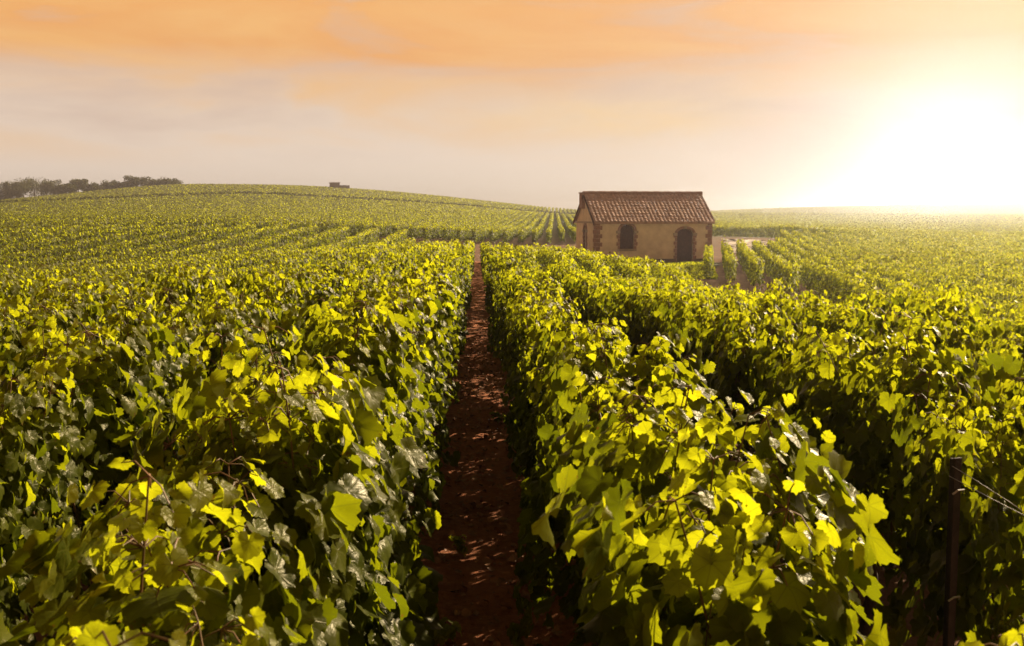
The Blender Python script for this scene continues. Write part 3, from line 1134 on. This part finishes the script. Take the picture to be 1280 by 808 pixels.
def roof_slope(front):
    """canal tiles: a corrugated sheet with stepped courses; 0.22 m columns"""
    over = .24
    half = HD / 2 + over
    slope = HR / (HD / 2)
    x0, x1 = -.20, HW + .20
    nx = int((x1 - x0) / .29 * 8)
    nc = 11
    xs = np.linspace(x0, x1, nx)
    col = np.abs(np.sin((xs - x0) / .29 * math.pi))
    rj = np.random.default_rng(6 if front else 7)
    vs, fs = [], []
    rows = []
    for c in range(nc):
        for e in (0.0, .97):
            q = (c + e) / nc
            y = -over + q * half
            z = HE + .10 + (y + 0.0) * slope + .05 - .035 * e + .03
            jit = np.repeat(rj.normal(0, .012, nx // 8 + 2), 8)[:nx]
            zz = z + 0.05 * col + jit
            rows.append([(x, y if front else HD - y, zt) for x, zt in zip(xs, zz)])
    vs = [p for r_ in rows for p in r_]
    for i in range(len(rows) - 1):
        for k in range(nx - 1):
            a = i * nx + k
            f = (a, a + 1, a + nx + 1, a + nx)
            fs.append(f if front else f[::-1])
    # underside board gives the slope its thickness
    b = len(vs)
    zb0, zb1 = HE + .03 - over * slope, HE + .03 + (HD / 2) * slope
    for x in (x0 + .03, x1 - .03):
        for y, z in ((-over + .03, zb0), (HD / 2 - .01, zb1)):
            for dz in (0, .10):
                vs.append((x, y if front else HD - y, z + dz))
    fs += [(b, b + 4, b + 6, b + 2), (b + 1, b + 3, b + 7, b + 5), (b, b + 1, b + 5, b + 4), (b, b + 2, b + 3, b + 1), (b + 4, b + 5, b + 7, b + 6)]
    return mesh_from('roof_slope', vs, fs, M['tile'], False)


roof = obj('roof', roof_slope(True), house)
obj('rear_slope', roof_slope(False), roof)
mb = MB()
zr = HE + HR + .22
nseg = 22
for k in range(nseg):
    xa = -.24 + (HW + .48) * k / nseg
    xb = -.24 + (HW + .48) * (k + 1) / nseg + .03
    pts = [(HD / 2 + .24 * math.cos(a), zr - .13 + .20 * math.sin(a)) for a in np.linspace(-.5, math.pi + .5, 9)]
    sh = .012 * (k % 2)
    mb.prism_x([(p[0], p[1] + sh) for p in pts], xa, xb)
mb.build('ridge_cap', M['brick'], roof)
for yv in (0, 1):
    mb = MB()
    sl = HR / (HD / 2)
    ya, yb = -.22, HD / 2
    za, zb = HE + .05 + ya * sl, HE + .05 + yb * sl
    q = [(ya, za - .16), (yb, zb - .16), (yb, zb + .06), (ya, za + .06)]
    if yv:
        q = [(HD - a, b_) for a, b_ in q]
    mb.prism_x(q, -.235, -.185)
    mb.build('bargeboard', M['door'], roof)
mb = MB()
mb.box(-.28, .25, HD / 2 + .30, HD / 2 + .95, HE + HR - 1.0, HE + HR + .12)
mb.box(-.33, .30, HD / 2 + .25, HD / 2 + 1.0, HE + HR + .122, HE + HR + .20)
mb.build('chimney', M['brick'], roof, bevel=.015)

# ------------------------------------------------------------------ grass, gravel and track by the house
M['grass'] = leaf_material('grass_blade', False)
M['turf'] = simple('turf', (0.10, 0.105, 0.030), 0.95, 0.35, 1.2, col2=(0.085, 0.075, 0.03))
M['gravel'] = simple('pale_gravel', (0.46, 0.37, 0.31), 0.95, 0.2, 3.0, bump=0.4)


def sheet(name, poly, mat, dz, label, res=28, edge=.35):
    """draped patch with an uneven edge"""
    poly = np.array(poly, float)
    c = poly.mean(0)
    n = len(poly)
    m_ = n * 8
    ring = []
    rs = np.random.default_rng(len(name))
    for k in range(m_):
        i, f = k // 8, (k % 8) / 8
        p = poly[i] * (1 - f) + poly[(i + 1) % n] * f
        ring.append(p + rs.normal(0, edge, 2))
    ring = np.array(ring)
    vs, fs = [], []
    K = 8
    for j in range(K + 1):
        q = j / K
        for p in ring:
            x, y = c + (p - c) * q
            vs.append((x, y, float(ground(x, y)) + dz))
    for j in range(K):
        for k in range(m_):
            fs.append((j * m_ + k, (j + 1) * m_ + k, (j + 1) * m_ + (k + 1) % m_, j * m_ + (k + 1) % m_))
    o = obj(name, mesh_from(name, vs, fs, mat, True))
    tag(o, label, None, None, 'structure')
    return o


sheet('grass_verge', [(6.4, 60), (13.2, 60.5), (15.4, 72), (17.6, 78.4), (8.0, 78.2), (6.2, 68)], M['turf'], .03, 'grassy ground in front of the stone house')
sheet('gravel_yard', [(21.3, 92), (23.6, 91.5), (25.2, 97), (28.2, 108), (30.2, 116), (27.0, 118), (25.0, 110), (23.0, 101)], M['gravel'], .05, 'pale gravel patch beyond the house', edge=.55)
sheet('gravel_track', [(75, 175), (92, 178), (96, 186), (78, 184)], M['gravel'], .05, 'pale bare patch in the valley vineyard', edge=.6)

rg = np.random.default_rng(21)
N = 9000
gx_ = rg.uniform(6.3, 17.2, N)
gy_ = rg.uniform(60.4, 78.3, N)
ok = (gx_ < 13.2 + (gy_ - 60) * .2) & (gx_ > 6.3)
gx_, gy_ = gx_[ok], gy_[ok]
N = len(gx_)
gp = np.stack([gx_, gy_, ground(gx_, gy_) + .03], -1)
gn = np.stack([rg.normal(0, 1, N), rg.normal(0, 1, N), np.full(N, .15)], -1)
gt = np.stack([rg.normal(0, .35, N), rg.normal(0, .35, N), np.ones(N)], -1)
tag(obj('grass', leaves_mesh('grass', gp, gn, gt, rg.uniform(.06, .17, N), rg.uniform(0, .7, N), M['grass'], 3, rg)),
    'short sunlit grass in front of the stone house', None, None, 'stuff')

# ------------------------------------------------------------------ post and wires in the near rows
post = empty('trellis_post', (1.265, 2.81, float(ground(1.265, 2.81)) - .02), R(20))
tag(post, 'dark iron trellis post standing between the two nearest rows on the house side', 'post')
mb = MB()
mb.prism([(-.013, -.3), (.013, -.3), (.012, 1.165), (-.012, 1.165)], -.004, .004)
mb.box(-.004, .004, .0041, .024, -.3, 1.16)
mb.build('stake', M['iron'], post, bevel=.0015)
for z in (.42, .78, 1.07):
    mb = MB()
    mb.tube([(-.018, -.006, z), (-.010, -.016, z + .012), (.010, -.016, z + .012), (.018, -.006, z)], [.0028] * 4, 5)
    mb.build('wire_hook', M['wire'], post)


def wire(pts, label, rad=.0011):
    mb = MB()
    mb.tube(pts, [rad] * len(pts), 5)
    o = mb.build('trellis_wire', M['wire'], None, True)
    tag(o, label, 'wire', 'trellis wires tied to the iron post')


gz = float(ground(1.24, 2.80))
wire([(1.235, 2.792, gz + 1.10), (1.32, 2.73, gz + 1.055), (1.41, 2.67, gz + 1.01), (1.55, 2.58, gz + .95)], 'lower slack wire running from the iron post into the leaves')
wire([(1.245, 2.795, gz + 1.125), (1.30, 2.75, gz + 1.09), (1.36, 2.71, gz + 1.05), (1.41, 2.672, gz + 1.013)], 'upper slack wire from the iron post, twisted onto the lower one')

# ------------------------------------------------------------------ litter, stones and weeds on the path
M['litter'] = simple('dry_leaf', (0.26, 0.12, 0.050), 0.8, 0.5, 9, col2=(0.13, 0.055, 0.028))
M['pebble'] = simple('chalk_pebble', (0.26, 0.14, 0.08), 0.9, 0.4, 12)
N = 2600
ly = 1.6 + rg.random(N) ** 1.6 * 24
lx = rg.uniform(-.52, .52, N)
lz = ground(lx, ly) + .030 + .035 * (np.abs(lx) / .5) ** 2
lp = np.stack([lx, ly, lz], -1)
ln = np.stack([rg.normal(0, .45, N), rg.normal(0, .45, N), np.ones(N)], -1)
lt = rg.normal(0, 1, (N, 3))
tag(obj('leaf_litter', leaves_mesh('leaf_litter', lp, ln, lt, rg.uniform(.012, .035, N), np.zeros(N), M['litter'], 2, rg)),
    'dry brown leaf scraps scattered on the earth path', None, None, 'stuff')
mb_v, mb_f = [], []
ico = [(0, 0, 1), (.9, 0, .2), (.28, .85, .2), (-.72, .53, .2), (-.72, -.53, .2), (.28, -.85, .2), (0, 0, -.6)]
icf = [(0, 1, 2), (0, 2, 3), (0, 3, 4), (0, 4, 5), (0, 5, 1), (6, 2, 1), (6, 3, 2), (6, 4, 3), (6, 5, 4), (6, 1, 5)]
N = 2200
cx_ = rg.uniform(-.5, .5, N)
cyy = 1.6 + rg.random(N) ** 1.5 * 30
cz = ground(cx_, cyy) + .014 + .035 * (np.abs(cx_) / .5) ** 2
cs_ = rg.lognormal(-4.75, .55, N)
jv = np.array(ico)[None] * rg.uniform(.65, 1.3, (N, 7, 3)) * cs_[:, None, None] * np.array([1, 1, .7])
jv = jv + np.stack([cx_, cyy, cz], -1)[:, None]
jf = (np.array(icf)[None] + (np.arange(N) * 7)[:, None, None]).reshape(-1, 3)
tag(obj('soil_clods', mesh_from('soil_clods', jv.reshape(-1, 3), jf, M['pebble'])), 'crumbs of soil and small stones on the earth path', None, None, 'stuff')


def weed(x, y, h, n, label, seed, age=.3, size=.03):
    r = np.random.default_rng(seed)
    z0 = float(ground(x, y)) + .02
    root = empty('weed', (x, y, z0))
    tag(root, label, 'weed', 'weeds growing on the earth path')
    mb = MB()
    pos, nn, tt = [], [], []
    for k in range(n):
        a = r.uniform(0, 6.28)
        sp = r.uniform(.25, .7) * h
        pts = [np.array([math.cos(a) * sp * q, math.sin(a) * sp * q, h * (q - .3 * q * q) * r.uniform(.9, 1.1)]) for q in (0, .35, .7, 1)]
        mb.tube(pts, [.0022, .002, .0017, .0012], 4, False)
        for q in range(1, 4):
            for _ in range(3):
                o = r.normal(0, 1, 3)
                o[2] = abs(o[2]) * .4
                o /= np.linalg.norm(o)
                pos.append(pts[q] + o * .012)
                nn.append(np.array([o[0] * .5, o[1] * .5, 1.0]))
                tt.append(o + np.array([0, 0, -.2]))
    mb2 = obj('stems', mb.mesh('stems', M['cane'], True), root)
    pos, nn, tt = map(np.array, (pos, nn, tt))
    obj('leaves', leaves_mesh('leaves', pos, nn, tt, size * r.uniform(.6, 1.2, len(pos)), np.full(len(pos), age), M['leaf'], 0, r), root)


weed(-.32, 4.08, .20, 7, 'bright yellow-green weed at the near end of the path, below the curled leaves', 31, .9, .040)
weed(-.16, 4.32, .10, 6, 'low spreading weed on the earth path beside the yellow-green one', 32, .5, .034)
weed(-.07, 5.5, .12, 4, 'small lone pale weed in the middle of the shaded earth path', 33, .4, .026)
weed(.20, 9.2, .12, 5, 'tuft of weed against the house side vines, well along the earth path', 34, .3, .028)

# ------------------------------------------------------------------ hilltop trees and hut
M['tree_leaf'] = leaf_material('tree_leaf', False, 0.5)
for nd in M['tree_leaf'].node_tree.nodes:
    if nd.type == 'MIX_SHADER':
        nd.inputs[0].default_value = 0.10
M['tree_bark'] = simple('tree_bark', (0.07, 0.05, 0.035), 0.95, 0.35, 6)


def hill_tree(x, y, top_z, wid, label, seed, lean=0.0):
    r = np.random.default_rng(seed)
    z0 = float(ground(x, y)) - .1
    h = max(3.0, top_z - z0) * 1.12
    root = empty('hilltop_tree', (x, y, z0), r.uniform(0, 6.28))
    tag(root, label, 'tree', 'trees along the hilltop')
    mb = MB()
    mb.tube([(0, 0, -.2), (.05, .02, h * .3), (lean * .4, .05, h * .7)], [h * .03, h * .022, h * .008], 7)
    seats = []
    for k in range(9):
        a = 6.28 * k / 9 + r.uniform(-.3, .3)
        q = r.uniform(.22, .55)
        b0 = np.array([.05, .02, h * q])
        b1 = np.array([math.cos(a) * wid * r.uniform(.45, .8), math.sin(a) * wid * r.uniform(.45, .8), h * min(.86, q + r.uniform(.12, .38))])
        mb.tube([b0, (b0 + b1) / 2 + np.array([0, 0, .15]), b1], [h * .011, h * .007, h * .003], 5, False)
        seats += [b1, (b0 + b1 * 2) / 3]
    obj('trunk', mb.mesh('trunk', M['tree_bark'], True), root)
    for k in range(7):
        seats.append(np.array([r.normal(0, wid * .3) + lean, r.normal(0, wid * .3), h * r.uniform(.66, .93)]))
    for k in range(9):
        a = r.uniform(0, 6.28)
        seats.append(np.array([math.cos(a) * wid * .7, math.sin(a) * wid * .7, h * r.uniform(.04, .5)]))
    pos = []
    for s_ in seats:
        n_ = int(r.integers(120, 190))
        d = r.normal(0, 1, (n_, 3))
        d /= np.linalg.norm(d, axis=1, keepdims=True)
        pos.append(s_ + d * (r.random((n_, 1)) ** .4) * np.array([.30, .30, .22]) * wid * r.uniform(.8, 1.3))
    pos = np.concatenate(pos)
    N = len(pos)
    nn = r.normal(0, 1, (N, 3)) + np.array([0, 0, .6])
    tt = r.normal(0, 1, (N, 3)) + np.array([0, 0, -.6])
    obj('crown', leaves_mesh('crown', pos, nn, tt, r.uniform(.16, .34, N), r.random(N) * .1, M['tree_leaf'], 3, r), root)


def P3(px_, py_, d):
    """world point seen at a photo pixel at depth d (numbers only, to place the far trees)"""
    return (px_ - 597) / 1372 * d, d, CAM_H + (268 - py_) / 1372 * d


TREES = [(-4, 237, 14, 396, 'dark bushy tree at the outer end of the hilltop line'),
         (16, 233, 15, 404, 'broad dark tree, second from the outer end of the hilltop line'),
         (34, 231, 11, 398, 'rounded brownish tree just before the broadest hilltop clump'),
         (55, 228, 17, 408, 'broadest dark tree of the hilltop line'),
         (78, 229, 13, 402, 'spreading tree beside the broadest hilltop tree'),
         (94, 233, 9, 398, 'low brownish tree sloping down from the broad hilltop clump'),
         (108, 226, 9, 405, 'pointed olive tree standing above its hilltop neighbours'),
         (129, 232, 9, 399, 'low round tree beside the pointed hilltop tree'),
         (147, 229, 10, 404, 'dense round tree in the middle of the thinning hilltop line'),
         (163, 230, 8, 400, 'small low tree next to the tall dark lollipop tree'),
         (180, 223, 10, 402, 'tall dark round-headed tree at the inner end of the line'),
         (204, 227, 9, 400, 'pale low tree just past the tall round-headed one'),
         (221, 227, 11, 398, 'pale flat-topped tree nearest the bare hill crest')]
for k, (px_, py_, hw, d, lab) in enumerate(TREES):
    x, y, zt = P3(px_, py_, d)
    hill_tree(x, y, zt, hw / 1372 * d * 1.5, lab, 400 + k, 0.2 * (k % 3 - 1))

r_h = np.random.default_rng(51)
hxs = np.arange(-190, 62, .8)
hys = track_a(hxs) + 1.5
pos, nn, tt, sz, age = hedge_leaves(hxs, hys, r_h, 26, .30, top=1.75, dirv=(1, 0), thick=.5)  # dark leafy strip added to stand in for shaded vine row edges
tag(obj('shade_strip', leaves_mesh('shade_strip', pos, nn, tt, sz, age * 0, M['tree_leaf'], 3, r_h)), 'long dark leafy strip crossing the hill, added in place of shaded row edges', 'shade_strip')

x, y, zt = P3(1125, 256.5, 690)
hill_tree(x, y, float(ground(x, y)) + 3.4, 2.2, 'tiny lone tree on the far hazy skyline beneath the sun', 440)

x, y, zt = P3(421, 236, 392)
hut = empty('hilltop_hut', (x, y, float(ground(x, y))), R(8))
tag(hut, 'small flat-roofed hut on the bare crest of the hill', 'hut')
hh = max(2.2, 1.7 + (268 - 229) / 1372 * 392 - float(ground(x, y)))
mb = MB()
mb.box(-1.75, 1.75, -1.4, 1.4, -.5, hh - .22)
mb.build('wall', M['render_grey'], hut)
mb = MB()
mb.box(-1.95, 1.95, -1.6, 1.6, hh - .218, hh)
mb.build('roof', M['brick'], hut)
mb = MB()
mb.box(1.752, 5.2, -1.2, 1.2, -.5, hh - 1.0)
mb.build('annex', M['render_grey'], hut)
mb = MB()
mb.box(-.9, .1, -1.44, -1.402, 0, 1.9)
mb.build('door', M['door'], hut)

# ------------------------------------------------------------------ haze: warm even air over the fields
hm, ht_, ho = material('haze_air')
pv = ht_.n('ShaderNodeVolumePrincipled')
pv.inputs['Color'].default_value = (0.92, 0.92, 0.98, 1)
pv.inputs['Density'].default_value = 0.0009
pv.inputs['Anisotropy'].default_value = 0.88
ht_.link(pv.outputs[0], ho.inputs['Volume'])
mb = MB()
mb.box(-930, 930, -330, 1530, float(GZ.min()) - 1.0, 17.8)
hz_o = mb.build('haze', hm)
tag(hz_o, 'thin warm evening haze over the fields', None, None, 'stuff')
